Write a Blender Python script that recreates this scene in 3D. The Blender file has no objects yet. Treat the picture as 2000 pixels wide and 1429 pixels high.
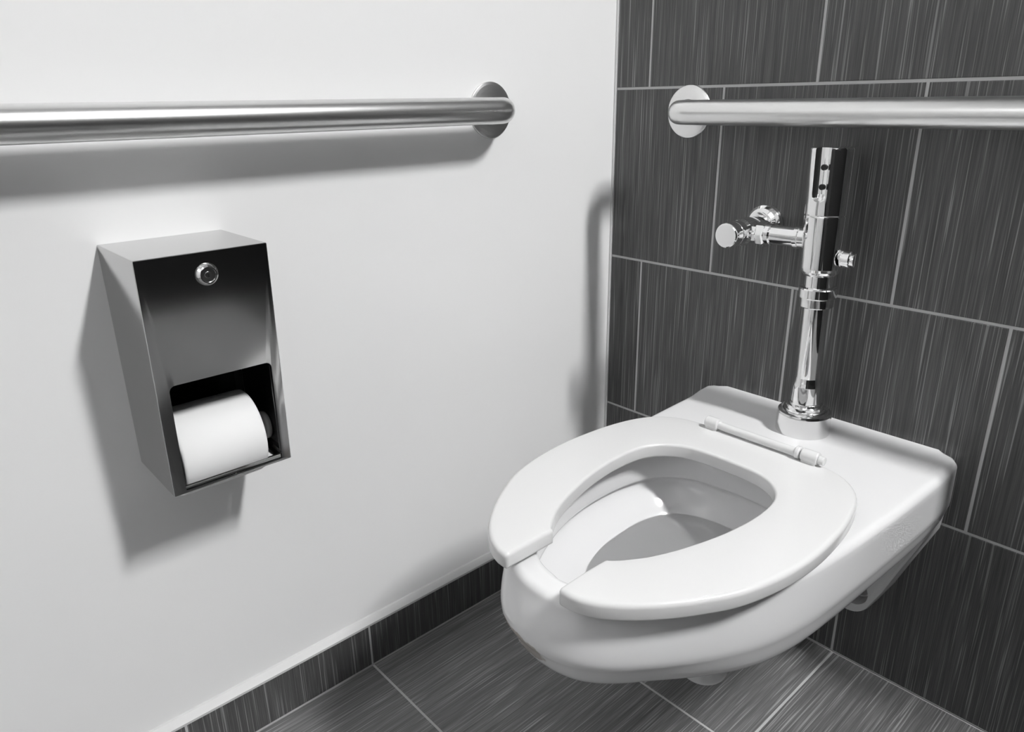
import bpy, bmesh, math, random
from mathutils import Vector, Matrix
C = bpy.context.scene.collection
PI = math.pi
random.seed(4)

# ---------------------------------------------------------------- camera
sc = bpy.context.scene
cam_d = bpy.data.cameras.new('camera')
cam = bpy.data.objects.new('camera', cam_d)
C.objects.link(cam)
cam.location = (0.908919882, -1.076314819, 0.89786545)
cam.rotation_mode = 'XYZ'
cam.rotation_euler = (1.22717672, 0.01473444, 0.83327942)
cam_d.sensor_fit = 'HORIZONTAL'
cam_d.sensor_width = 36.0
cam_d.lens = 1424.4443 / 2000.0 * 36.0
cam_d.shift_y = -0.005
cam_d.clip_start = 0.01
sc.camera = cam

# ---------------------------------------------------------------- world, view
w = bpy.data.worlds.new('world')
sc.world = w
w.use_nodes = True
w.node_tree.nodes['Background'].inputs[0].default_value = (0.8, 0.8, 0.8, 1)
w.node_tree.nodes['Background'].inputs[1].default_value = 0.0
sc.view_settings.view_transform = 'Standard'
sc.view_settings.look = 'None'
sc.view_settings.gamma = 1
sc.view_settings.use_curve_mapping = False
sc.view_settings.exposure = 0.15

KEY_STRENGTH = 325.0   # light box fixed high on the tiled wall
PANEL_STRENGTH = 0.9
FILL_STRENGTH = 1.4     # added fill glow on the unseen wall behind the camera
ROOM_X, ROOM_Y, ROOM_Z = 2.90, -2.3, 2.90

# ---------------------------------------------------------------- materials
def new_mat(name):
    m = bpy.data.materials.new(name)
    m.use_nodes = True
    nt = m.node_tree
    b = nt.nodes['Principled BSDF']
    return m, nt, b

def plain(name, col, rough=0.5, metal=0.0, spec=0.5, coat=0.0, noise=0.0, nscale=6.0):
    m, nt, b = new_mat(name)
    c = (col, col, col, 1) if not isinstance(col, tuple) else (*col, 1)
    b.inputs['Base Color'].default_value = c
    b.inputs['Roughness'].default_value = rough
    b.inputs['Metallic'].default_value = metal
    b.inputs['Specular IOR Level'].default_value = spec
    b.inputs['Coat Weight'].default_value = coat
    if noise > 0:
        tc = nt.nodes.new('ShaderNodeTexCoord')
        n = nt.nodes.new('ShaderNodeTexNoise')
        n.inputs['Scale'].default_value = nscale
        n.inputs['Detail'].default_value = 4
        mr = nt.nodes.new('ShaderNodeMapRange')
        mr.inputs['To Min'].default_value = rough * (1 - noise)
        mr.inputs['To Max'].default_value = rough * (1 + noise)
        nt.links.new(tc.outputs['Object'], n.inputs['Vector'])
        nt.links.new(n.outputs['Fac'], mr.inputs['Value'])
        nt.links.new(mr.outputs['Result'], b.inputs['Roughness'])
    return m

def paint_mat():
    m, nt, b = new_mat('wall_paint')
    b.inputs['Base Color'].default_value = (0.88, 0.88, 0.88, 1)
    b.inputs['Roughness'].default_value = 0.42
    b.inputs['Specular IOR Level'].default_value = 0.35
    tc = nt.nodes.new('ShaderNodeTexCoord')
    n = nt.nodes.new('ShaderNodeTexNoise')
    n.inputs['Scale'].default_value = 9
    n.inputs['Detail'].default_value = 3
    bp = nt.nodes.new('ShaderNodeBump')
    bp.inputs['Strength'].default_value = 0.05
    bp.inputs['Distance'].default_value = 0.01
    nt.links.new(tc.outputs['Object'], n.inputs['Vector'])
    nt.links.new(n.outputs['Fac'], bp.inputs['Height'])
    nt.links.new(bp.outputs['Normal'], b.inputs['Normal'])
    return m

def tile_mat(name, scale, base=0.075, hi=0.27, rough=0.4):
    """dark porcelain with fine linear streaks; scale = coordinate multipliers (long axis small)"""
    m, nt, b = new_mat(name)
    N = nt.nodes.new
    L = nt.links.new
    tc = N('ShaderNodeTexCoord')
    geo = N('ShaderNodeNewGeometry')
    rnd = N('ShaderNodeVectorMath'); rnd.operation = 'SCALE'
    comb = N('ShaderNodeCombineXYZ')
    for i, k in enumerate((37.0, 91.0, 63.0)):
        mu = N('ShaderNodeMath'); mu.operation = 'MULTIPLY'; mu.inputs[1].default_value = k
        L(geo.outputs['Random Per Island'], mu.inputs[0]); L(mu.outputs[0], comb.inputs[i])
    mul = N('ShaderNodeVectorMath'); mul.operation = 'MULTIPLY'; mul.inputs[1].default_value = scale
    L(tc.outputs['Object'], mul.inputs[0])
    add = N('ShaderNodeVectorMath'); add.operation = 'ADD'
    L(mul.outputs[0], add.inputs[0]); L(comb.outputs[0], add.inputs[1])
    n1 = N('ShaderNodeTexNoise'); n1.inputs['Scale'].default_value = 1.0; n1.inputs['Detail'].default_value = 5.0
    n1.inputs['Roughness'].default_value = 0.65
    L(add.outputs[0], n1.inputs['Vector'])
    s2 = N('ShaderNodeVectorMath'); s2.operation = 'MULTIPLY'; s2.inputs[1].default_value = (0.20, 0.20, 0.28)
    L(add.outputs[0], s2.inputs[0])
    n2 = N('ShaderNodeTexNoise'); n2.inputs['Scale'].default_value = 1.0; n2.inputs['Detail'].default_value = 2.0
    L(s2.outputs[0], n2.inputs['Vector'])
    s3 = N('ShaderNodeVectorMath'); s3.operation = 'MULTIPLY'; s3.inputs[1].default_value = (0.85, 0.85, 0.7)
    L(add.outputs[0], s3.inputs[0])
    n3 = N('ShaderNodeTexNoise'); n3.inputs['Scale'].default_value = 1.0; n3.inputs['Detail'].default_value = 0.5
    L(s3.outputs[0], n3.inputs['Vector'])
    # base variation
    r1 = N('ShaderNodeValToRGB')
    e = r1.color_ramp.elements
    lo = base * 0.62; md = base * 1.0; up = base * 1.75
    e[0].position = 0.30; e[0].color = (lo, lo, lo, 1)
    e[1].position = 0.72; e[1].color = (up, up, up, 1)
    k = r1.color_ramp.elements.new(0.5); k.color = (md, md, md, 1)
    L(n1.outputs['Fac'], r1.inputs['Fac'])
    r3 = N('ShaderNodeMapRange'); r3.inputs['From Min'].default_value = 0.615; r3.inputs['From Max'].default_value = 0.72
    r3.inputs['To Min'].default_value = 0.0; r3.inputs['To Max'].default_value = 0.8
    L(n3.outputs['Fac'], r3.inputs['Value'])
    mx = N('ShaderNodeMix'); mx.data_type = 'RGBA'
    L(r3.outputs['Result'], mx.inputs[0]); L(r1.outputs['Color'], mx.inputs[6])
    mx.inputs[7].default_value = (hi, hi, hi, 1)
    r2 = N('ShaderNodeMapRange'); r2.inputs['From Min'].default_value = 0.3; r2.inputs['From Max'].default_value = 0.7
    r2.inputs['To Min'].default_value = 0.82; r2.inputs['To Max'].default_value = 1.18
    L(n2.outputs['Fac'], r2.inputs['Value'])
    sc2 = N('ShaderNodeVectorMath'); sc2.operation = 'SCALE'
    L(mx.outputs[2], sc2.inputs[0]); L(r2.outputs['Result'], sc2.inputs['Scale'])
    L(sc2.outputs[0], b.inputs['Base Color'])
    b.inputs['Roughness'].default_value = rough
    bp = N('ShaderNodeBump'); bp.inputs['Strength'].default_value = 0.12; bp.inputs['Distance'].default_value = 0.001
    L(n1.outputs['Fac'], bp.inputs['Height']); L(bp.outputs['Normal'], b.inputs['Normal'])
    return m

def brushed_mat(name, scale, col=0.62, rough=0.27, aniso=0.0):
    m, nt, b = new_mat(name)
    N = nt.nodes.new; L = nt.links.new
    b.inputs['Base Color'].default_value = (col, col, col * 0.995, 1)
    b.inputs['Metallic'].default_value = 1.0
    tc = N('ShaderNodeTexCoord')
    mul = N('ShaderNodeVectorMath'); mul.operation = 'MULTIPLY'; mul.inputs[1].default_value = scale
    n = N('ShaderNodeTexNoise'); n.inputs['Scale'].default_value = 1; n.inputs['Detail'].default_value = 3
    mr = N('ShaderNodeMapRange'); mr.inputs['To Min'].default_value = rough * 0.96; mr.inputs['To Max'].default_value = rough * 1.04
    L(tc.outputs['Object'], mul.inputs[0]); L(mul.outputs[0], n.inputs['Vector'])
    L(n.outputs['Fac'], mr.inputs['Value']); L(mr.outputs['Result'], b.inputs['Roughness'])
    b.inputs['Anisotropic'].default_value = aniso
    return m

def china_mat():
    m, nt, b = new_mat('white_vitreous_china')
    N = nt.nodes.new; L = nt.links.new
    b.inputs['Roughness'].default_value = 0.13
    b.inputs['Specular IOR Level'].default_value = 0.5
    tc = N('ShaderNodeTexCoord')
    # grime patch low on the front of the bowl, irregular shape of its own
    sub = N('ShaderNodeVectorMath'); sub.operation = 'SUBTRACT'; sub.inputs[1].default_value = STAIN
    L(tc.outputs['Object'], sub.inputs[0])
    sca = N('ShaderNodeVectorMath'); sca.operation = 'MULTIPLY'; sca.inputs[1].default_value = (1 / 0.050, 1 / 0.12, 1 / 0.0155)
    L(sub.outputs[0], sca.inputs[0])
    ln = N('ShaderNodeVectorMath'); ln.operation = 'LENGTH'
    L(sca.outputs[0], ln.inputs[0])
    nz = N('ShaderNodeTexNoise'); nz.inputs['Scale'].default_value = 70; nz.inputs['Detail'].default_value = 4
    L(tc.outputs['Object'], nz.inputs['Vector'])
    ad = N('ShaderNodeMath'); ad.operation = 'ADD'
    L(ln.outputs['Value'], ad.inputs[0])
    mn = N('ShaderNodeMath'); mn.operation = 'MULTIPLY'; mn.inputs[1].default_value = 0.8
    L(nz.outputs['Fac'], mn.inputs[0]); L(mn.outputs[0], ad.inputs[1])
    mr = N('ShaderNodeMapRange'); mr.inputs['From Min'].default_value = 1.32; mr.inputs['From Max'].default_value = 1.42
    mr.inputs['To Min'].default_value = 0.75; mr.inputs['To Max'].default_value = 0.0
    L(ad.outputs[0], mr.inputs['Value'])
    mx = N('ShaderNodeMix'); mx.data_type = 'RGBA'
    L(mr.outputs['Result'], mx.inputs[0])
    mx.inputs[6].default_value = (0.76, 0.76, 0.765, 1)
    mx.inputs[7].default_value = (0.36, 0.31, 0.27, 1)
    L(mx.outputs[2], b.inputs['Base Color'])
    return m
STAIN = (0.420, -0.636, 0.3385)

M = {}
M['paint'] = paint_mat()
M['tile_wall'] = tile_mat('streaked_wall_tile', (640, 640, 9.0))
M['tile_floor'] = tile_mat('streaked_floor_tile', (640, 9.0, 640), hi=0.42, base=0.155, rough=0.38)
M['grout'] = plain('grey_grout', 0.55, 0.85)
M['caulk'] = plain('light_caulk', 0.62, 0.5)
M['ceiling'] = plain('ceiling_paint', 0.8, 0.7)
M['dark_panel'] = plain('dark_partition', 0.025, 0.8)
M['front_paint'] = plain('front_wall_paint', 0.85, 0.5)
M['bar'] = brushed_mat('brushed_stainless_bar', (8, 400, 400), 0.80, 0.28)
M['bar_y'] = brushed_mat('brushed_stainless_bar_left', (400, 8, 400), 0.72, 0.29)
M['sheet'] = brushed_mat('brushed_stainless_sheet', (900, 6, 900), 0.52, 0.11)
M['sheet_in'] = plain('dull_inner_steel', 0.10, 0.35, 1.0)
M['chrome'] = plain('polished_chrome', 0.88, 0.035, 1.0, noise=0.3)
M['satin'] = plain('satin_chrome', 0.80, 0.14, 1.0, noise=0.3)
M['china'] = china_mat()
M['seat'] = plain('white_seat_plastic', 0.72, 0.22)
M['paper'] = plain('tissue_paper', 0.90, 0.95, spec=0.1)
M['black'] = plain('black_plastic', 0.012, 0.3)
M['grey_plastic'] = plain('grey_plastic', 0.45, 0.4)
m, nt, b = new_mat('water')
b.inputs['Base Color'].default_value = (1, 1, 1, 1)
b.inputs['Roughness'].default_value = 0.0
b.inputs['IOR'].default_value = 1.33
b.inputs['Transmission Weight'].default_value = 1.0
M['water'] = m
def emit(name, s):
    m, nt, b = new_mat(name)
    b.inputs['Base Color'].default_value = (0.8, 0.8, 0.8, 1)
    b.inputs['Emission Color'].default_value = (1, 1, 1, 1)
    b.inputs['Emission Strength'].default_value = s
    return m
M['lamp_key'] = emit('key_lamp_diffuser', KEY_STRENGTH)
M['lamp_fill'] = emit('fill_lamp_diffuser', FILL_STRENGTH)
M['lamp_panel'] = emit('panel_lamp_diffuser', PANEL_STRENGTH)

# ---------------------------------------------------------------- helpers
def link(name, bm, mat, parent=None, smooth=40, label=None):
    me = bpy.data.meshes.new(name)
    bmesh.ops.recalc_face_normals(bm, faces=bm.faces[:])
    bm.to_mesh(me); bm.free()
    mats = mat if isinstance(mat, (list, tuple)) else [mat]
    for k in mats: me.materials.append(k)
    if smooth:
        for f in me.polygons: f.use_smooth = True
        me.set_sharp_from_angle(angle=math.radians(smooth))
    o = bpy.data.objects.new(name, me)
    C.objects.link(o)
    if parent:
        o.parent = parent
        o.matrix_parent_inverse = Matrix.Translation(-Vector(parent.location)) if False else Matrix()
        o.location = -Vector(root_loc(parent))
    if label: o['label'] = label
    return o

def root_loc(o):
    v = Vector((0, 0, 0))
    while o is not None:
        v += Vector(o.location); o = o.parent
    return v

def thing(name, loc, label, cat, group=None):
    o = bpy.data.objects.new(name, None)
    o.empty_display_size = 0.02
    C.objects.link(o); o.location = loc
    o['label'] = label; o['category'] = cat
    if group: o['group'] = group
    return o

def struct(name, bm, mat, smooth=0):
    o = link(name, bm, mat, None, smooth)
    o['kind'] = 'structure'
    return o

def box(bm, x0, x1, y0, y1, z0, z1, mi=0, bevel=0, seg=2):
    r = bmesh.ops.create_cube(bm, size=1)
    vs = r['verts']
    for v in vs:
        v.co = Vector(((x0 + x1) / 2 + v.co.x * (x1 - x0), (y0 + y1) / 2 + v.co.y * (y1 - y0), (z0 + z1) / 2 + v.co.z * (z1 - z0)))
    fs = set(f for v in vs for f in v.link_faces)
    for f in fs: f.material_index = mi
    if bevel:
        es = list(set(e for v in vs for e in v.link_edges))
        bmesh.ops.bevel(bm, geom=es, offset=bevel, segments=seg, affect='EDGES', profile=0.5)
    return vs

def frame_of(axis):
    a = Vector(axis).normalized()
    t = Vector((0, 0, 1)) if abs(a.z) < 0.9 else Vector((1, 0, 0))
    u = t.cross(a).normalized(); v = a.cross(u).normalized()
    return a, u, v

def lathe(bm, org, axis, prof, seg=64, mi=0, sides=None, phase=0.0):
    """prof = [(distance along axis, radius)]; radius 0 closes the end"""
    a, u, v = frame_of(axis); org = Vector(org)
    sup = [prof[0]]
    for (d0, r0_), (d1, r1_) in zip(prof, prof[1:]):      # holding loops so that long walls shade straight
        l = math.hypot(d1 - d0, r1_ - r0_)
        if l > 0.0035 and min(r0_, r1_) > 1e-6:
            for f_ in (0.0004 / l, 1 - 0.0004 / l): sup.append((d0 + (d1 - d0) * f_, r0_ + (r1_ - r0_) * f_))
        sup.append((d1, r1_))
    prof = sup
    n = sides or seg
    rings = []
    for d, r in prof:
        if r <= 1e-7:
            rings.append([bm.verts.new(org + a * d)])
        else:
            rings.append([bm.verts.new(org + a * d + (u * math.cos(2 * PI * k / n + phase) + v * math.sin(2 * PI * k / n + phase)) * r) for k in range(n)])
    for A, B in zip(rings, rings[1:]):
        for k in range(n):
            k2 = (k + 1) % n
            if len(A) == 1 and len(B) == 1: continue
            if len(A) == 1: f = bm.faces.new((A[0], B[k], B[k2]))
            elif len(B) == 1: f = bm.faces.new((A[k], A[k2], B[0]))
            else: f = bm.faces.new((A[k], A[k2], B[k2], B[k]))
            f.material_index = mi
    return rings

def rnd_prof(d0, d1, r, b=0.002, n=4):
    """solid cylinder profile with rounded ends"""
    out = [(d0, 0)]
    for k in range(n + 1):
        t = PI / 2 * k / n
        out.append((d0 + b * (1 - math.sin(t)) if False else d0 + b * (1 - math.cos(PI / 2 - (PI / 2 - t))) , r - b + b * math.sin(t)))
    for k in range(n + 1):
        t = PI / 2 * k / n
        out.append((d1 - b + b * math.sin(t), r - b + b * math.cos(t)))
    out.append((d1, 0))
    return out

def tube(bm, pts, r, seg=48, cap=True):
    pts = [Vector(p) for p in pts]
    prev = None; rings = []
    for i, p in enumerate(pts):
        t = (pts[min(i + 1, len(pts) - 1)] - pts[max(i - 1, 0)]).normalized()
        if prev is None:
            a, u, v = frame_of(t)
        else:
            u = (prev - t * prev.dot(t)).normalized(); v = t.cross(u).normalized()
        prev = u
        rr = r(i) if callable(r) else r
        rings.append([bm.verts.new(p + (u * math.cos(2 * PI * k / seg) + v * math.sin(2 * PI * k / seg)) * rr) for k in range(seg)])
    for A, B in zip(rings, rings[1:]):
        for k in range(seg):
            bm.faces.new((A[k], A[(k + 1) % seg], B[(k + 1) % seg], B[k]))
    if cap:
        bm.faces.new(rings[0][::-1]); bm.faces.new(rings[-1])

def cut(o, cutters):
    """boolean-subtract cutters from o, bake, remove the cutters"""
    for c in cutters:
        md = o.modifiers.new('cut', 'BOOLEAN'); md.operation = 'DIFFERENCE'; md.object = c; md.solver = 'EXACT'
    dg = bpy.context.evaluated_depsgraph_get(); dg.update()
    me = bpy.data.meshes.new_from_object(o.evaluated_get(dg))
    o.modifiers.clear()
    old = o.data; o.data = me; bpy.data.meshes.remove(old)
    for c in cutters:
        d = c.data; bpy.data.objects.remove(c); bpy.data.meshes.remove(d)
    for f in me.polygons: f.use_smooth = True
    me.set_sharp_from_angle(angle=math.radians(30))

def catmull(pts, n):
    """dense open Catmull-Rom polyline through pts"""
    P = [Vector(p) for p in pts]
    P = [P[0] * 2 - P[1]] + P + [P[-1] * 2 - P[-2]]
    out = []
    for i in range(1, len(P) - 2):
        for k in range(n):
            t = k / n
            a, b_, c, d = P[i - 1], P[i], P[i + 1], P[i + 2]
            out.append(0.5 * ((2 * b_) + (c - a) * t + (2 * a - 5 * b_ + 4 * c - d) * t * t + (3 * b_ - a - 3 * c + d) * t ** 3))
    out.append(P[-2].copy())
    return out

def resample(poly, n):
    L = [0]
    for a, b_ in zip(poly, poly[1:]): L.append(L[-1] + (b_ - a).length)
    out = []; j = 0
    for k in range(n):
        s = L[-1] * k / (n - 1)
        while j < len(L) - 2 and L[j + 1] < s: j += 1
        t = (s - L[j]) / max(1e-9, L[j + 1] - L[j])
        out.append(poly[j].lerp(poly[j + 1], min(1, max(0, t))))
    return out

# ---------------------------------------------------------------- the room
def tiled(bm, rows, plane, gap=0.0042, thick=0.006, bevel=0.0009):
    """rows: list of (a0, a1, [b joints]) ; plane maps (a, b, depth) -> xyz"""
    for a0, a1, js in rows:
        for b0, b1 in zip(js, js[1:]):
            g = gap / 2
            A0, A1, B0, B1 = a0 + g, a1 - g, b0 + g, b1 - g
            def ring(ins, dep):
                return [bm.verts.new(plane(*q, dep)) for q in ((A0 + ins, B0 + ins), (A1 - ins, B0 + ins), (A1 - ins, B1 - ins), (A0 + ins, B1 - ins))]
            R = [ring(0, thick), ring(0, bevel), ring(bevel * 0.3, bevel * 0.3), ring(bevel, 0)]
            for P, Q in zip(R, R[1:]):
                for k in range(4):
                    bm.faces.new((P[k], P[(k + 1) % 4], Q[(k + 1) % 4], Q[k]))
            bm.faces.new(R[-1])

zs = [0.0, 0.3065, 0.6125, 0.9135, 1.2185, 1.5235, 1.8285, 2.1335, 2.4385, 2.7435, 2.89]
rows = []
for i in range(9):
    off = {0: -0.078, 2: -0.0755}.get(i, 0.0755 if i % 2 else -0.0755)
    if i == 0: js = [0.0025, 0.2215, 0.5195] + [0.5195 + 0.3 * k for k in range(1, 8)]
    elif i % 2 == 1: js = [0.0025] + [0.0755 + 0.299 * k for k in range(0, 9)]
    else: js = [0.0025, 0.2230, 0.5240] + [0.5240 + 0.3 * k for k in range(1, 8)]
    js = [j for j in js if j < ROOM_X - 0.02] + [ROOM_X]
    rows.append((zs[i], zs[i + 1], js))
bm = bmesh.new()
tiled(bm, rows, lambda a, b_, d: (b_, d, a))
nt0 = len(bm.faces)
for f in bm.faces: f.material_index = 0
box(bm, -0.1, ROOM_X + 0.1, 0.0011, 0.10, 0, ROOM_Z, 1)
struct('wall_back', bm, [M['tile_wall'], M['grout']])

bm = bmesh.new()
box(bm, -0.10, 0.0, ROOM_Y - 0.1, 0.10, 0, ROOM_Z)
struct('wall_left', bm, M['paint'])
bm = bmesh.new()
box(bm, 0.0, 0.0035, -0.0035, 0.003, 0.094, ROOM_Z - 0.001, bevel=0.001)
struct('trim_1', bm, M['caulk'])
bm = bmesh.new()
box(bm, ROOM_X, ROOM_X + 0.1, ROOM_Y - 0.1, 0.1, 0, ROOM_Z)
struct('wall_right', bm, M['dark_panel'])
bm = bmesh.new()
box(bm, -0.1, ROOM_X + 0.1, ROOM_Y - 0.1, ROOM_Y, 0, ROOM_Z)
struct('wall_front', bm, M['front_paint'])
bm = bmesh.new()
box(bm, -0.1, ROOM_X + 0.1, ROOM_Y - 0.1, 0.1, ROOM_Z, ROOM_Z + 0.1)
struct('ceiling', bm, M['ceiling'])

# floor: long tiles across, 0.3 deep
bm = bmesh.new()
ys = [0.0, -0.2945, -0.5935] + [-0.5935 - 0.299 * k for k in range(1, 6)] + [ROOM_Y]
frows = []
for i in range(len(ys) - 1):
    x0 = 0.5225
    js = [0.0035] + [x0 + 0.6 * k for k in range(0, 4)]
    js = [j for j in js if j < ROOM_X - 0.02] + [ROOM_X]
    if ys[i] > ROOM_Y + 0.01: frows.append((ys[i + 1], ys[i], js))
tiled(bm, frows, lambda a, b_, d: (b_, a, -d), gap=0.0040)
for f in bm.faces: f.material_index = 0
box(bm, -0.1, ROOM_X + 0.1, ROOM_Y - 0.1, 0.1, -0.1, -0.0010, 1)
struct('floor', bm, [M['tile_floor'], M['grout']])

# tiled skirting along the painted wall
BT = 0.0105
bm = bmesh.new()
tiled(bm, [(0.0022, 0.0835, [ROOM_Y, -2.088, -1.789, -1.490, -1.191, -0.8925, -0.5955, -0.2970, -0.002])],
      lambda a, b_, d: (BT - d, b_, a), gap=0.0036, thick=0.008)
for f in bm.faces: f.material_index = 0
box(bm, 0.0, BT - 0.0009, ROOM_Y, -0.0005, 0.0, 0.0855, 1)
# bevelled light bead on top of the tiles
vs = []
for y in (ROOM_Y, -0.0005):
    vs.append([bm.verts.new(q) for q in ((0, y, 0.0940), (0.0030, y, 0.0932), (BT + 0.0006, y, 0.0850), (BT + 0.0006, y, 0.0812), (0, y, 0.0812))])
for k in range(5):
    f = bm.faces.new((vs[0][k], vs[0][(k + 1) % 5], vs[1][(k + 1) % 5], vs[1][k])); f.material_index = 2
for q in vs: bm.faces.new(q).material_index = 2
struct('baseboard_left', bm, [M['tile_wall'], M['grout'], M['caulk']])

# ---------------------------------------------------------------- lamps of the room
def ceiling_lamp(x0, x1, y0, y1, z1, drop, mat, label):
    t = thing('ceiling_light', ((x0 + x1) / 2, (y0 + y1) / 2, z1), label, 'light')
    bm = bmesh.new(); e = 0.02
    box(bm, x0 - e, x1 + e, y0 - e, y1 + e, z1 - drop * 0.6, z1, bevel=0.004)
    link('housing', bm, M['ceiling'], t)
    bm = bmesh.new()
    box(bm, x0, x1, y0, y1, z1 - drop, z1 - drop * 0.6)
    link('diffuser', bm, mat, t)
t = thing('ceiling_light', (2.20, -0.14, ROOM_Z), 'long narrow white ceiling light running along the tiled wall', 'light')
bm = bmesh.new()
box(bm, 1.93, 2.52, -0.22, -0.02, ROOM_Z - 0.05, ROOM_Z, bevel=0.004)
link('housing', bm, M['ceiling'], t)
bm = bmesh.new()
box(bm, 1.95, 2.50, -0.20, -0.04, ROOM_Z - 0.075, ROOM_Z - 0.05)
link('diffuser', bm, M['lamp_key'], t)
ceiling_lamp(0.70, 1.90, -2.15, -1.35, ROOM_Z, 0.03, M['lamp_panel'], 'wide white ceiling light panel in the middle of the room')

# fill light added on the unseen front wall, and the stall partition on the right
t = thing('fill_light', (0.75, ROOM_Y, 1.45), 'wide frosted fill light added on the unseen wall facing the toilet', 'light')
bm = bmesh.new(); box(bm, 0.03, 1.00, ROOM_Y, ROOM_Y + 0.03, 1.43, 2.07, bevel=0.004)
link('housing', bm, M['ceiling'], t)
bm = bmesh.new(); box(bm, 0.05, 0.98, ROOM_Y + 0.03, ROOM_Y + 0.045, 1.45, 2.05)
link('diffuser', bm, M['lamp_fill'], t)
bm = bmesh.new(); box(bm, 1.04, 1.96, ROOM_Y + 0.0005, ROOM_Y + 0.04, 0.005, 2.08, bevel=0.003)  # unseen dark panel added so the chrome valve reflects dark
struct('reflection_panel_1', bm, M['dark_panel'])
bm = bmesh.new(); box(bm, 1.50, 1.525, -1.65, -0.03, 0.240, 1.45, bevel=0.002)
pt = thing('stall_partition', (1.51, -0.84, 0.0), 'dark grey stall partition panel standing clear of the floor on posts', 'partition')
link('panel', bm, M['dark_panel'], pt)
for y in (-0.10, -1.58):
    bm = bmesh.new(); lathe(bm, (1.5125, y, 0.0), (0, 0, 1), rnd_prof(0, 0.241, 0.010, 0.001), 24)
    link('post', bm, M['satin'], pt, 30)

# ---------------------------------------------------------------- grab bars
def grab_bar(name, label, wall, s0, s1, z, mat, r=0.0187, stand=0.057, fr=0.0418):
    """wall 'left': runs along y on x=0; 'back': runs along x on y=0"""
    if wall == 'left':
        P = lambda s, d, zz: Vector((d, s, zz)); n = (1, 0, 0)
    else:
        P = lambda s, d, zz: Vector((s, -d, zz)); n = (0, -1, 0)
    t = thing(name, P(s0, 0, z), label, 'grab bar', None)
    sh = 0.004 if s1 > s0 else -0.004
    R = 0.036; g = 1 if s1 > s0 else -1
    fs0 = s0; s0 = s0 + sh
    pts = [P(s0, 0.004, z), P(s0, stand - R, z)]
    for k in range(1, 17):
        a = PI / 2 * k / 16
        pts.append(P(s0 + g * R * (1 - math.cos(a)), stand - R + R * math.sin(a), z))
    for k in range(1, 25):
        pts.append(P(s0 + g * R + (s1 - s0 - 2 * g * R) * k / 25, stand, z))
    for k in range(0, 17):
        a = PI / 2 * k / 16
        pts.append(P(s1 - g * R * (1 - math.sin(a)), stand - R + R * math.cos(a), z))
    pts += [P(s1, 0.004, z)]
    bm = bmesh.new(); tube(bm, pts, r, 56)
    link('rail', bm, mat, t, 60)
    for s in (fs0, s1):
        bm = bmesh.new()
        lathe(bm, P(s, 0, z), n, [(0, 0.0), (0, fr), (0.0016, fr), (0.0024, fr - 0.0008), (0.0036, fr - 0.0045), (0.0048, fr - 0.0100), (0.0058, fr - 0.0160), (0.0064, r + 0.001), (0.003, r)], 72)
        link('flange', bm, mat, t, 50)
    return t
grab_bar('grab_bar', 'brushed steel grab bar on the white wall above the paper dispenser', 'left', -0.297, -1.30, 0.8830, M['bar_y'], fr=0.0418)
grab_bar('grab_bar', 'brushed steel grab bar on the dark tiled wall above the toilet', 'back', 0.1610, 1.10, 0.8750, M['bar'], fr=0.0418)

# ---------------------------------------------------------------- paper dispenser
yl, yr, zt, zb, dt, db = -0.8774, -0.7369, 0.7528, 0.4839, 0.1273, 0.1185
t = thing('toilet_paper_dispenser', (0, (yl + yr) / 2, zb), 'brushed steel toilet paper dispenser with a round lock and open lower front', 'paper dispenser')
def dx(z): return db + (dt - db) * (z - zb) / (zt - zb)
th = 0.0012
bm = bmesh.new()
# front sheet with the window: polygon built as strips around the opening
oy0, oy1, oz1 = yl + 0.0135, yr - 0.0115, 0.6140
oz0 = zb + 0.0035
rc = 0.007
def front(x_off):
    """outer loop and window loop, 1:1 vertices"""
    inner = []; outer = []
    def arc(cy, cz, a0, a1):
        for k in range(7):
            a = a0 + (a1 - a0) * k / 6
            inner.append((cy + rc * math.cos(a), cz + rc * math.sin(a)))
    arc(oy1 - rc, oz1 - rc, 0, PI / 2)
    arc(oy0 + rc, oz1 - rc, PI / 2, PI)
    inner.append((oy0, oz0)); inner.append((oy1, oz0))
    outer = [(yr, zt - 0.0)] * 7 + [(yl, zt - 0.0)] * 7 + [(yl, zb), (yr, zb)]
    return inner, outer
inner, outer = front(0)
iv = [bm.verts.new((dx(z), y, z)) for y, z in inner]
ov = {}
def gv(y, z):
    if (y, z) not in ov: ov[(y, z)] = bm.verts.new((dx(z), y, z))
    return ov[(y, z)]
n = len(inner)
# add top band vertices so that the sheet stays planar and clean
for k in range(n):
    a, b_ = iv[k], iv[(k + 1) % n]
    c, d = gv(*outer[k]), gv(*outer[(k + 1) % n])
    if c is d: bm.faces.new((a, b_, c))
    else: bm.faces.new((a, b_, d, c))
# sides, top, with small folded radius at the front edges made by bevel below
bl = bm.verts.new((0.0, yl, zt)); br = bm.verts.new((0.0, yr, zt))
cl = bm.verts.new((0.0, yl, zb)); cr = bm.verts.new((0.0, yr, zb))
F = gv
bm.faces.new((F(yl, zt), bl, cl, F(yl, zb)))
bm.faces.new((F(yr, zt), br, cr, F(yr, zb)))
bm.faces.new((F(yl, zt), F(yr, zt), br, bl))
corner = [e for e in bm.edges if e.verts[0] in ov.values() and e.verts[1] in ov.values() and not (abs(e.verts[0].co.z - zb) < 1e-6 and abs(e.verts[1].co.z - zb) < 1e-6)]
corner += [e for e in bm.edges if set(e.verts) in ({F(yl, zt), bl}, {F(yr, zt), br})]
bmesh.ops.recalc_face_normals(bm, faces=bm.faces[:])
bmesh.ops.bevel(bm, geom=corner, offset=0.0014, segments=3, affect='EDGES', profile=0.5)
cab = link('cabinet', bm, M['sheet'], t, 25)
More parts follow.
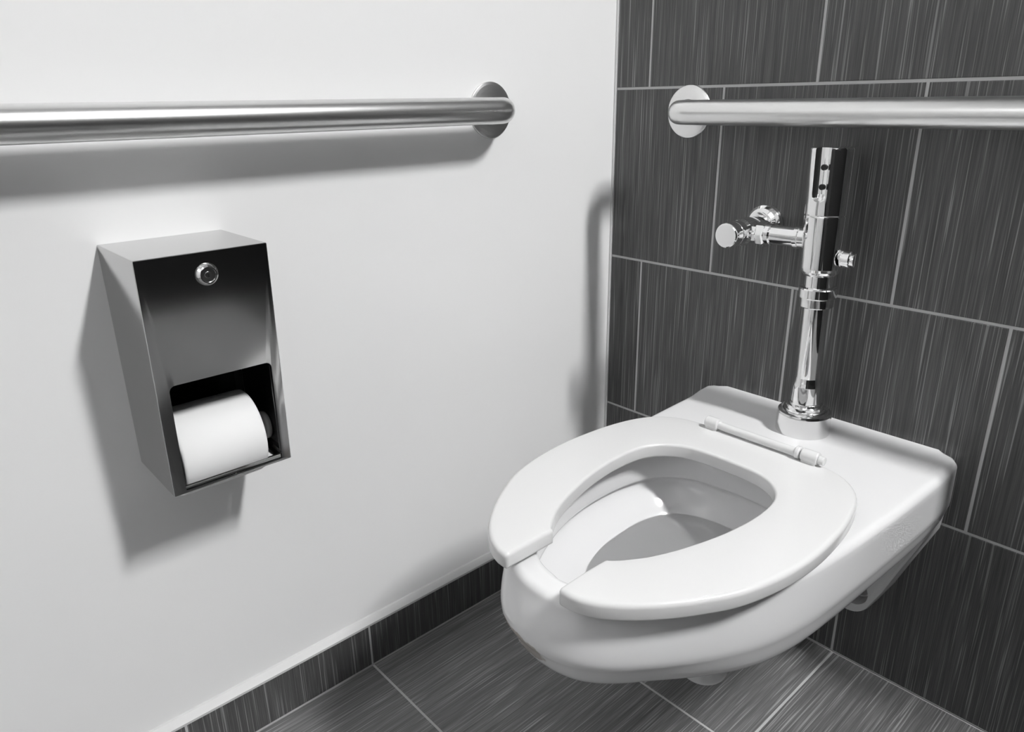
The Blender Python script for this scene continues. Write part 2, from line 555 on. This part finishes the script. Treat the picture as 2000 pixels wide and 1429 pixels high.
md = cab.modifiers.new('sheet', 'SOLIDIFY'); md.thickness = th; md.offset = -1
md = cab.modifiers.new('flat', 'WEIGHTED_NORMAL'); md.keep_sharp = True; md.weight = 100
# inner liner: back plate, roller brackets, divider
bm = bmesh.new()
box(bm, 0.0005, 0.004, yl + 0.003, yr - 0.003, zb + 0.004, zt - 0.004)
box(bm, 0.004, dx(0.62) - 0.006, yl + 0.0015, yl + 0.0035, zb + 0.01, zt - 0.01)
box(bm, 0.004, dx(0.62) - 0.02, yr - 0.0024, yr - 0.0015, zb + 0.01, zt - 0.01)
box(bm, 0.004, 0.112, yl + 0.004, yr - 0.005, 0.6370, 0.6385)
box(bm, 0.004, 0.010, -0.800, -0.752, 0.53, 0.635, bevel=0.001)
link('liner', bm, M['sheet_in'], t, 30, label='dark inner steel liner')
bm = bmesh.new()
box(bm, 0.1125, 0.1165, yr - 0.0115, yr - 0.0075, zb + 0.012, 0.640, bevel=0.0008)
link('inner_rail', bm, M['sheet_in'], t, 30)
bm = bmesh.new()
box(bm, dx(zb) - 0.016, dx(zb) - 0.0015, yl + 0.002, yr - 0.002, zb + 0.0002, zb + 0.0032, bevel=0.0008)
box(bm, dx(zb) - 0.0026, dx(zb) - 0.0014, yl + 0.002, yr - 0.002, zb + 0.0002, zb + 0.009, bevel=0.0003)
box(bm, 0.006, dx(zb) - 0.016, yl + 0.0015, yl + 0.0150, zb + 0.0004, zb + 0.0018)  # side flanges added to stop light leaking out below the roll
box(bm, 0.006, dx(zb) - 0.016, yr - 0.0150, yr - 0.0015, zb + 0.0004, zb + 0.0018)
link('bottom_lip', bm, M['sheet'], t, 30)
# lock
bm = bmesh.new()
lx = dx(0.728)
nrm = (1, 0, -(dt - db) / (zt - zb))
LC = (lx - 0.0005, -0.8068, 0.7285)
lathe(bm, LC, nrm, [(0, 0.0123), (0.0014, 0.0123), (0.0045, 0.0108), (0.0062, 0.0088), (0.0062, 0.0080), (0.0045, 0.0076)], 56)
lk = link('lock', bm, M['chrome'], t, 30)
bm = bmesh.new()
lathe(bm, LC, nrm, [(0.003, 0.0078), (0.0046, 0.0077), (0.0046, 0.0036), (0.0054, 0.0034), (0.0054, 0)], 48)
link('lock_cylinder', bm, M['satin'], lk, 30)
bm = bmesh.new()
box(bm, lx + 0.0042, lx + 0.0055, -0.8076, -0.8060, 0.7258, 0.7305)
link('keyhole', bm, M['black'], lk, 0)
# spindle through the roll
bm = bmesh.new()
SX, SZ = 0.063, 0.5120
lathe(bm, (SX, yl + 0.004, SZ), (0, 1, 0), rnd_prof(0.0, 0.1300, 0.0085, 0.001), 32)
lathe(bm, (SX, yr - 0.0100, SZ), (0, 1, 0), rnd_prof(0.0, 0.0075, 0.0180, 0.003), 48)
link('spindle', bm, M['grey_plastic'], t, 35)

# roll of paper
r0, ry0, ry1 = 0.0525, -0.8610, -0.7620
rt = thing('toilet_paper_roll', (SX, (ry0 + ry1) / 2, SZ - r0), 'white toilet paper roll inside the steel dispenser', 'toilet paper')
bm = bmesh.new()
prof = [(0.0005, 0.0200), (0, 0.0215)]
for k in range(14):
    prof.append((0.0, 0.0215 + (r0 - 0.0235) * (k + 1) / 14))
prof += [(0.0012, r0 - 0.0005), (0.0035, r0), (0.05, r0 + 0.0004), (ry1 - ry0 - 0.0035, r0), (ry1 - ry0 - 0.0012, r0 - 0.0006), (ry1 - ry0, r0 - 0.002), (ry1 - ry0, 0.0215), (ry1 - ry0 - 0.0005, 0.0200), (0.0005, 0.0200)]
lathe(bm, (SX, ry0, SZ), (0, 1, 0), prof, 96)
link('paper', bm, M['paper'], rt, 40)
bm = bmesh.new()
lathe(bm, (SX, ry0, SZ), (0, 1, 0), [(0.001, 0.0199), (0.001, 0.0186), (ry1 - ry0 - 0.001, 0.0186), (ry1 - ry0 - 0.001, 0.0199), (0.001, 0.0199)], 64)
link('cardboard_core', bm, plain('cardboard', 0.35, 0.9), rt, 40)

# ---------------------------------------------------------------- toilet
CX, CY = 0.4485, -0.40
toilet = thing('toilet', (CX, -0.30, 0.13), 'white wall-hung china toilet with open-front seat under the chrome flush valve', 'toilet')
NA = 224
def angular(half, n=NA):
    """closed outline from half points (hw, y), front centre first to back centre last; sampled by angle"""
    poly = []
    dense = half
    full = [(h, y) for h, y in dense] + [(-h, y) for h, y in reversed(dense)]
    full = [(h, y - CY) for h, y in full]
    out = []
    for k in range(n):
        a = -PI / 2 + 2 * PI * (k + 0.5) / n
        c, s = math.cos(a), math.sin(a)
        best = None
        for (x0, y0), (x1, y1) in zip(full, full[1:] + full[:1]):
            ex, ey = x1 - x0, y1 - y0
            den = c * ey - s * ex
            if abs(den) < 1e-12: continue
            tt = (x0 * ey - y0 * ex) / den
            u = (x0 * s - y0 * c) / den
            if tt > 0 and -1e-6 <= u <= 1 + 1e-6:
                if best is None or tt > best: best = tt
        out.append((best * c, best * s + CY))
    return out
def smooth_half(pts, n=10):
    return [(v.x, v.y) for v in catmull([(a, b_, 0) for a, b_ in pts], n)]
def corner_half(front_pts, hw, rc=0.022, yb=-0.0005):
    """front spline then a straight side to a rounded back corner"""
    d = smooth_half(front_pts)
    for k in range(0, 9):
        a = PI / 2 * k / 8
        d.append((hw - rc + rc * math.cos(a), yb - rc + rc * math.sin(a)))
    d.append((0.0, yb))
    return d
T = angular(corner_half([(0.0, -0.6320), (0.030, -0.6290), (0.060, -0.6180), (0.090, -0.5920), (0.118, -0.5560), (0.143, -0.5100), (0.164, -0.4550), (0.179, -0.3950), (0.188, -0.3300), (0.1945, -0.2550), (0.199, -0.1800), (0.2025, -0.10)], 0.2045, 0.026))
K = angular(corner_half([(0.0, -0.6460), (0.030, -0.6425), (0.060, -0.6300), (0.090, -0.6040), (0.119, -0.5640), (0.145, -0.5170), (0.168, -0.4600), (0.183, -0.3950), (0.1905, -0.3200), (0.1950, -0.2400), (0.1995, -0.15), (0.2030, -0.08)], 0.2050, 0.026))
O = angular(smooth_half([(0.0, -0.597), (0.040, -0.587), (0.075, -0.558), (0.103, -0.505), (0.121, -0.450), (0.129, -0.390), (0.126, -0.325), (0.108, -0.275), (0.068, -0.245), (0.0, -0.236)]))
W = angular(smooth_half([(0.0, -0.522), (0.035, -0.513), (0.070, -0.478), (0.092, -0.425), (0.099, -0.365), (0.096, -0.315), (0.076, -0.275), (0.040, -0.256), (0.0, -0.251)]))
H1 = angular(corner_half([(0.0, -0.540), (0.028, -0.532), (0.055, -0.506), (0.078, -0.465), (0.094, -0.410), (0.103, -0.350), (0.107, -0.280), (0.109, -0.19), (0.110, -0.10)], 0.111, 0.02))
H2 = angular(corner_half([(0.0, -0.472), (0.026, -0.465), (0.048, -0.442), (0.066, -0.405), (0.076, -0.355), (0.082, -0.290), (0.085, -0.21), (0.086, -0.12)], 0.087, 0.02))
H3 = angular(corner_half([(0.0, -0.430), (0.022, -0.424), (0.040, -0.405), (0.052, -0.370), (0.060, -0.320), (0.064, -0.24), (0.066, -0.14)], 0.067, 0.02))
def ss(a, b_, x):
    t_ = min(1, max(0, (x - a) / (b_ - a))); return t_ * t_ * (3 - 2 * t_)
def topz(y): return 0.4130 + 0.0060 * ss(-0.075, -0.022, y)
def kz(y):
    return 0.3440 + 0.006 * ss(-0.15, 0.0, y) + 0.006 * ss(-0.42, -0.58, y) if y < -0.3 else 0.3440 + 0.006 * ss(-0.15, 0.0, y)
rings = []
def ring(fn): rings.append([fn(k) for k in range(NA)])
def mixo(A, B, t_): return [(a[0] * (1 - t_) + b_[0] * t_, a[1] * (1 - t_) + b_[1] * t_) for a, b_ in zip(A, B)]
def shrink(A, d):
    out = []
    for k in range(NA):
        x0, y0 = A[k - 1]; x1, y1 = A[(k + 1) % NA]
        tx, ty = x1 - x0, y1 - y0; l = math.hypot(tx, ty)
        nx, ny = -ty / l, tx / l
        x, y = A[k][0] + nx * d, A[k][1] + ny * d
        out.append((x, min(y, -0.0005) if A[k][1] > -0.002 else y))
    # keep the back edge on the wall
    return [((q[0], A[k][1]) if A[k][1] > -0.0010 else q) for k, q in enumerate(out)]
# bowl interior from the bottom up
def scw(f_): return [(q[0] * f_, -0.30 + (q[1] + 0.30) * f_) for q in W]
WZ = 0.320
for f_, zz in ((0.02, 0.2940), (0.20, 0.2945), (0.40, 0.2970), (0.60, 0.3015), (0.78, 0.3080), (0.91, 0.3145), (1.0, WZ)):
    A = scw(f_); ring(lambda k: (*A[k], zz))
OU = shrink(O, -0.007)
for tt, zz in ((0.15, 0.3260), (0.30, 0.3315), (0.45, 0.3365), (0.60, 0.3412), (0.74, 0.3455), (0.86, 0.3500), (0.95, 0.3545), (1.0, 0.3590)):
    A = mixo(W, OU, tt); ring(lambda k: (*A[k], zz))
ring(lambda k: (*OU[k], 0.3625))
A = shrink(O, -0.004); ring(lambda k: (*A[k], 0.3655))
A = shrink(O, -0.001); ring(lambda k: (*A[k], 0.3670))
ring(lambda k: (*O[k], 0.3695))
ring(lambda k: (*O[k], 0.3740))
ring(lambda k: (*O[k], 0.4050))
for a in (0.33, 0.66, 1.0):
    q = PI / 2 * a
    A = shrink(O, -0.009 * (1 - math.cos(q))); ring(lambda k: (*A[k], 0.404 + 0.009 * math.sin(q)))
IN = shrink(O, -0.009); EX = shrink(T, 0.011)
for j in range(1, 22):
    A = mixo(IN, EX, j / 22); ring(lambda k: (*A[k], topz(A[k][1])))
for a in range(0, 7):
    q = PI / 2 * a / 6 * 0.92
    A = shrink(T, 0.011 * (1 - math.sin(q))); ring(lambda k: (A[k][0], A[k][1], topz(A[k][1]) - 0.011 * (1 - math.cos(q))))
for j in range(1, 9):
    f_ = j / 9
    A = mixo(T, K, math.sin(f_ * PI / 2))
    ring(lambda k: (A[k][0], A[k][1], (topz(A[k][1]) - 0.011) * (1 - f_) + kz(A[k][1]) * f_))
for d_, dz in ((0.0010, 0.0010), (0.0034, 0.0050), (0.0062, 0.0110), (0.0090, 0.0175), (0.0122, 0.0245), (0.0165, 0.0315), (0.0225, 0.0380), (0.0305, 0.0435), (0.0410, 0.0480)):
    A = shrink(K, d_); B_ = shrink(K, d_ * 0.5)
    A = [(lambda w_: (a[0] * (1 - w_) + b_[0] * w_, a[1] * (1 - w_) + b_[1] * w_))(ss(0.09, 0.165, abs(a[0]))) for a, b_ in zip(A, B_)]
    ring(lambda k: (A[k][0], A[k][1], kz(A[k][1]) - dz))
K2 = A
for tt in (0.25, 0.5, 0.75, 1.0):
    A = mixo(K2, H1, tt)
    ring(lambda k: (A[k][0], A[k][1], (kz(A[k][1]) - 0.0480) * (1 - tt ** 1.3) + 0.262 * tt ** 1.3))
for tt in (0.33, 0.66, 1.0):
    A = mixo(H1, H2, tt); ring(lambda k: (*A[k], 0.262 - 0.052 * tt ** 0.9))
for tt in (0.33, 0.66, 1.0):
    A = mixo(H2, H3, tt); ring(lambda k: (*A[k], 0.210 - 0.030 * tt ** 0.8))
bm = bmesh.new()
V = []
for r_ in rings:
    V.append([bm.verts.new((CX + q[0], q[1], q[2])) for q in r_])
for A, B in zip(V, V[1:]):
    for k in range(NA):
        bm.faces.new((A[k], A[(k + 1) % NA], B[(k + 1) % NA], B[k]))
bm.faces.new(V[0]); bm.faces.new(V[-1])
bowl = link('bowl', bm, M['china'], toilet, 70)

# mounting plate against the wall with its two bolt bosses
def plate_outline(ins=0.0):
    pts = [(0.196 - ins, 0.340)]
    pts += [(0.193 - ins, 0.300), (0.166 - ins, 0.229), (0.148 - ins, 0.180)]
    c = (0.0985, 0.1560); rr = 0.0355 - ins
    for k in range(0, 13):
        a = math.radians(-18 - 10 * k)
        pts.append((c[0] + rr * math.cos(a), c[1] + rr * math.sin(a)))
    pts.append((0.055, 0.165 + ins)); pts.append((0.0, 0.170 + ins))
    return pts
bm = bmesh.new()
loops = []
for y, ins in ((-0.0005, 0.0), (-0.036, 0.002), (-0.0405, 0.0035), (-0.0425, 0.007)):
    h = plate_outline(ins)
    full = h + [(-a, z) for a, z in reversed(h[:-1])]
    loops.append([bm.verts.new((CX + a, y, z)) for a, z in full])
n = len(loops[0])
for A, B in zip(loops, loops[1:]):
    for k in range(n): bm.faces.new((A[k], A[(k + 1) % n], B[(k + 1) % n], B[k]))
bm.faces.new(loops[0]); bm.faces.new(loops[-1])
plate = link('mounting_plate', bm, M['china'], toilet, 35)
cuts = []
for s in (-1, 1):
    bm = bmesh.new()
    lathe(bm, (CX + s * 0.1035, -0.10, 0.1635), (0, 1, 0), [(0, 0), (0, 0.0235), (0.085, 0.0235), (0.085, 0)], 48)
    c = link('cutter', bm, M['china'], None, 0); cuts.append(c)
pl = plate.location.copy()
cut(plate, cuts)
for s in (-1, 1):
    bm = bmesh.new()
    o_ = (CX + s * 0.1035, -0.0152, 0.1635)
    lathe(bm, o_, (0, -1, 0), rnd_prof(0, 0.003, 0.0195, 0.0008), 48)
    lathe(bm, o_, (0, -1, 0), rnd_prof(0.003, 0.014, 0.0120, 0.0012, 2), sides=6)
    lathe(bm, o_, (0, -1, 0), rnd_prof(0.014, 0.026, 0.0058, 0.001), 24)
    link('mounting_bolt', bm, M['satin'], toilet, 30, label='steel bolt and nut')
# trap plug under the bowl
bm = bmesh.new()
lathe(bm, (0.475, -0.335, 0.178), (0, 0, -1), rnd_prof(0, 0.040, 0.034, 0.010, 5), 48)
link('trap_plug', bm, M['china'], toilet, 50)
# water
bm = bmesh.new()
A = shrink(W, -0.002)
vs = [bm.verts.new((CX + q[0], q[1], WZ + 0.0005)) for q in A]
bm.faces.new(vs)
link('water', bm, M['water'], toilet, 0, label='clear still water')

# seat: a swept, rounded section from one prong round the back to the other
SCX = 0.4455
outer = [(0.0, -0.1985), (0.05, -0.1985), (0.095, -0.2000), (0.125, -0.2070), (0.147, -0.2220), (0.164, -0.2450), (0.1765, -0.2800), (0.1850, -0.3300), (0.1880, -0.3950), (0.1820, -0.4550), (0.1680, -0.5080), (0.1500, -0.5440), (0.1290, -0.5770), (0.1060, -0.6050), (0.0830, -0.6250), (0.0600, -0.6360), (0.0430, -0.6378)]
inner = [(0.0, -0.2770), (0.030, -0.2780), (0.055, -0.2820), (0.0760, -0.2930), (0.0920, -0.3110), (0.1010, -0.3360), (0.1035, -0.3780), (0.0990, -0.4220), (0.0910, -0.4600), (0.0790, -0.5000), (0.0670, -0.5290), (0.0580, -0.5440), (0.0510, -0.5550), (0.0430, -0.5640)]
ns = 61
oc = resample(catmull([(a, b_, 0) for a, b_ in outer], 10), ns)
ic = resample(catmull([(a, b_, 0) for a, b_ in inner], 10), ns)
ST, SB = 0.4385, 0.4185
def section(ins):
    """(t across 0..1 measured in metres from inner edge, z) loop; ins = inset for the end rounding"""
    out = []
    return out
def sec_pts(pi, po, ins=0.0):
    wv = (po - pi); wl = wv.length; d = wv / wl
    t0, t1 = ins, wl - ins
    zt_, zb_ = ST - ins, SB + ins
    ri = max(0.0008, 0.0038 - ins); ro = max(0.0008, 0.0060 - ins); rb = max(0.0005, 0.003 - ins)
    L = []
    for k in range(7):
        a = PI - PI / 2 * k / 6
        L.append((t0 + ri + ri * math.cos(a), zt_ - ri + ri * math.sin(a)))
    for k in range(1, 6):
        f_ = k / 6
        L.append((t0 + ri + (t1 - ro - t0 - ri) * f_, zt_ + 0.0008 * math.sin(PI * f_)))
    for k in range(8):
        a = PI / 2 - PI / 2 * k / 7
        L.append((t1 - ro + ro * math.cos(a), zt_ - ro + ro * math.sin(a)))
    for k in range(4):
        a = -PI / 2 * k / 3
        L.append((t1 - rb + rb * math.cos(a), zb_ + rb + rb * math.sin(a)))
    for k in range(4):
        a = -PI / 2 - PI / 2 * k / 3
        L.append((t0 + rb + rb * math.cos(a), zb_ + rb + rb * math.sin(a)))
    return [Vector((pi.x + d.x * t_, pi.y + d.y * t_, z)) for t_, z in L]
bm = bmesh.new()
stations = []
for k in range(ns - 1, 0, -1): stations.append(sec_pts(Vector((-ic[k].x, ic[k].y, 0)), Vector((-oc[k].x, oc[k].y, 0))))
for k in range(0, ns): stations.append(sec_pts(ic[k], oc[k]))
def end_caps(pi, po, sgn):
    res = []
    for a in (0.33, 0.66, 1.0):
        q = PI / 2 * a; rr = 0.0045
        s_ = sec_pts(pi, po, rr * (1 - math.cos(q)))
        res.append([v + Vector((-sgn * rr * math.sin(q), 0, 0)) for v in s_])
    return res
e1 = end_caps(ic[-1], oc[-1], 1)
e0 = end_caps(Vector((-ic[-1].x, ic[-1].y, 0)), Vector((-oc[-1].x, oc[-1].y, 0)), -1)
stations = list(reversed(e0)) + stations + e1
R_ = [[bm.verts.new((SCX + v.x, v.y, v.z)) for v in s_] for s_ in stations]
n = len(R_[0])
for A, B in zip(R_, R_[1:]):
    for k in range(n): bm.faces.new((A[k], A[(k + 1) % n], B[(k + 1) % n], B[k]))
bm.faces.new(R_[0]); bm.faces.new(R_[-1])
seat = link('seat', bm, M['seat'], toilet, 60)
# bumpers under the seat
for x, y in ((SCX - 0.105, -0.565), (SCX + 0.105, -0.565), (SCX - 0.155, -0.30), (SCX + 0.155, -0.30)):
    bm = bmesh.new(); box(bm, x - 0.010, x + 0.010, y - 0.006, y + 0.006, 0.4125, 0.4195, bevel=0.002)
    link('bumper', bm, M['seat'], seat, 40)
# hinge: rod with a short and a long knuckle
HY, HZ = -0.2050, 0.4465
bm = bmesh.new()
lathe(bm, (0.388, HY, HZ), (1, 0, 0), rnd_prof(0, 0.122, 0.0058, 0.001), 32)
link('hinge_rod', bm, M['seat'], seat, 40)
for x0, x1 in ((0.3690, 0.3900), (0.5080, 0.5150), (0.5170, 0.5400)):
    bm = bmesh.new()
    lathe(bm, (x0, HY, HZ + 0.0005), (1, 0, 0), rnd_prof(0, x1 - x0, 0.0088, 0.002), 36)
    if x0 != 0.5080:
        box(bm, x0 + 0.001, x1 - 0.001, HY - 0.007, HY + 0.009, 0.4135, HZ, bevel=0.002)
    link('hinge_knuckle', bm, M['seat'], seat, 40)
bm = bmesh.new()
lathe(bm, (0.5400, HY, HZ), (1, 0, 0), rnd_prof(0, 0.008, 0.0060, 0.0015), 30)
link('hinge_cap', bm, M['seat'], seat, 40)

# ---------------------------------------------------------------- flush valve
VX, VY = 0.4475, -0.0620
fv = thing('flush_valve', (VX, VY, 0.4140), 'polished chrome sensor flush valve on the tiled wall behind the toilet', 'flush valve')
def vl(name, prof, mat='chrome', parent=fv, seg=80, smooth=28, org=None, axis=(0, 0, 1), label=None, **kw):
    bm = bmesh.new()
    lathe(bm, org or (VX, VY, 0), axis, prof, seg, **kw)
    return link(name, bm, M[mat], parent, smooth, label=label)
vl('spud_collar', [(0.4115, 0.0), (0.4115, 0.0385), (0.4130, 0.0395), (0.4430, 0.0390), (0.4462, 0.0378), (0.4475, 0.0350), (0.4478, 0.0315), (0.4455, 0.0300), (0.4455, 0.0)], 'satin', label='satin chrome collar')
vl('spud_nut', [(0.445, 0.0), (0.445, 0.0296), (0.4490, 0.0296), (0.4500, 0.0286), (0.4504, 0.0268), (0.4550, 0.0266), (0.4562, 0.0256), (0.4566, 0.0225), (0.4590, 0.0222), (0.4600, 0.0212), (0.4600, 0.0)])
vl('flush_pipe', [(0.455, 0.0), (0.455, 0.0205), (0.487, 0.0202), (0.492, 0.0190), (0.500, 0.0180), (0.620, 0.0175), (0.620, 0.0)], smooth=35)
vl('coupling_nut', [(0.6085, 0.0), (0.6085, 0.0215), (0.6100, 0.0232), (0.6220, 0.0234), (0.6225, 0.0256), (0.6240, 0.0262), (0.6360, 0.0262), (0.6375, 0.0250), (0.6385, 0.0205), (0.6385, 0.0)])
vl('tailpiece', [(0.636, 0.0), (0.636, 0.0192), (0.6600, 0.0192), (0.6600, 0.0)])
vl('valve_body', [(0.6555, 0.0), (0.6555, 0.0215), (0.6585, 0.0245), (0.6620, 0.0262), (0.6660, 0.0270), (0.7385, 0.0290), (0.7405, 0.0284), (0.7405, 0.0)], seg=120)
cap = vl('sensor_cap', [(0.7400, 0.0), (0.7400, 0.0284), (0.7420, 0.0291), (0.8290, 0.0302), (0.8310, 0.0296), (0.8318, 0.0275), (0.8318, 0.0)], seg=120)
bm = bmesh.new()
gd, gr = 0.0352, 0.0130
lathe(bm, (VX, VY - gd, 0.0), (0, 0, 1), [(0.7590, 0.0), (0.7597, gr * 0.4), (0.7620, gr * 0.72), (0.7655, gr * 0.92), (0.7705, gr), (0.860, gr), (0.860, 0)], 64)
cut(cap, [link('cutter', bm, M['chrome'], None, 0)])
for z in (0.8060, 0.7800):
    vl('sensor_eye', [(0, 0), (0, 0.0040), (0.0022, 0.0040), (0.0028, 0.0034), (0.0018, 0.0030), (0.0018, 0)], 'black', cap, 28, 30,
       org=(VX, VY - gd + gr + 0.0008, z), axis=(0, -1, 0), label='small dark sensor eye')
# side port cap
vl('port_stem', [(0, 0), (0, 0.0080), (0.026, 0.0080), (0.026, 0)], 'chrome', org=(VX + 0.010, VY, 0.6860), axis=(1, 0, 0))
vl('port_cap', [(0, 0), (0, 0.0110), (0.0010, 0.0122), (0.0030, 0.0126), (0.0130, 0.0122), (0.0140, 0.0112), (0.0140, 0.0092), (0.0168, 0.0090), (0.0174, 0.0098), (0.0190, 0.0096), (0.0193, 0.0080), (0.0193, 0)], 'chrome', org=(VX + 0.0290, VY, 0.6820), axis=(1, 0, 0), seg=48)
# inlet side: stop valve, nut, supply tube, wall flange
SZ_ = 0.7050; SXX = 0.3232
vl('wall_flange', [(0.0, 0), (0.0, 0.0300), (0.0030, 0.0302), (0.0080, 0.0285), (0.0125, 0.0240), (0.0150, 0.0185), (0.0150, 0.0)], org=(SXX, -0.0004, 0.7105), axis=(0, -1, 0), smooth=40)
vl('supply_pipe', [(0, 0), (0, 0.0150), (0.05, 0.0150), (0.05, 0)], org=(SXX, -0.008, 0.7095), axis=(0, -1, 0))
vl('stop_valve', [(0.0, 0), (0.0, 0.0175), (0.006, 0.0195), (0.022, 0.0215), (0.038, 0.0205), (0.044, 0.0180), (0.048, 0.0178), (0.050, 0.0190), (0.058, 0.0190), (0.0592, 0.0183), (0.0592, 0.0)], org=(SXX, -0.036, SZ_), axis=(0, -1, 0), smooth=40)
vl('stop_cap', [(0.0, 0), (0.0, 0.0186), (0.0015, 0.0192), (0.0150, 0.0190), (0.0172, 0.0180), (0.0180, 0.0165), (0.0180, 0.0)], 'chrome', org=(SXX, -0.096, SZ_), axis=(0, -1, 0), label='round chrome stop cap')
vl('inlet_nut', [(0.010, 0), (0.010, 0.0150), (0.026, 0.0150), (0.026, 0.0185), (0.028, 0.0195), (0.037, 0.0195), (0.039, 0.0180), (0.039, 0)], org=(SXX, VY, SZ_), axis=(1, 0, 0), seg=8, smooth=20)
vl('inlet_collar', [(0.038, 0), (0.038, 0.0165), (0.046, 0.0165), (0.0475, 0.0155), (0.0475, 0)], org=(SXX, VY, SZ_), axis=(1, 0, 0))
vl('inlet_tube', [(0.045, 0), (0.045, 0.0145), (0.084, 0.0145), (0.0845, 0.0165), (0.0905, 0.0165), (0.0915, 0.0150), (0.108, 0.0150), (0.108, 0)], org=(SXX, VY, SZ_), axis=(1, 0, 0))
fv.rotation_euler = (0, -0.017, 0)      # the column leans a touch towards the corner, as fitted
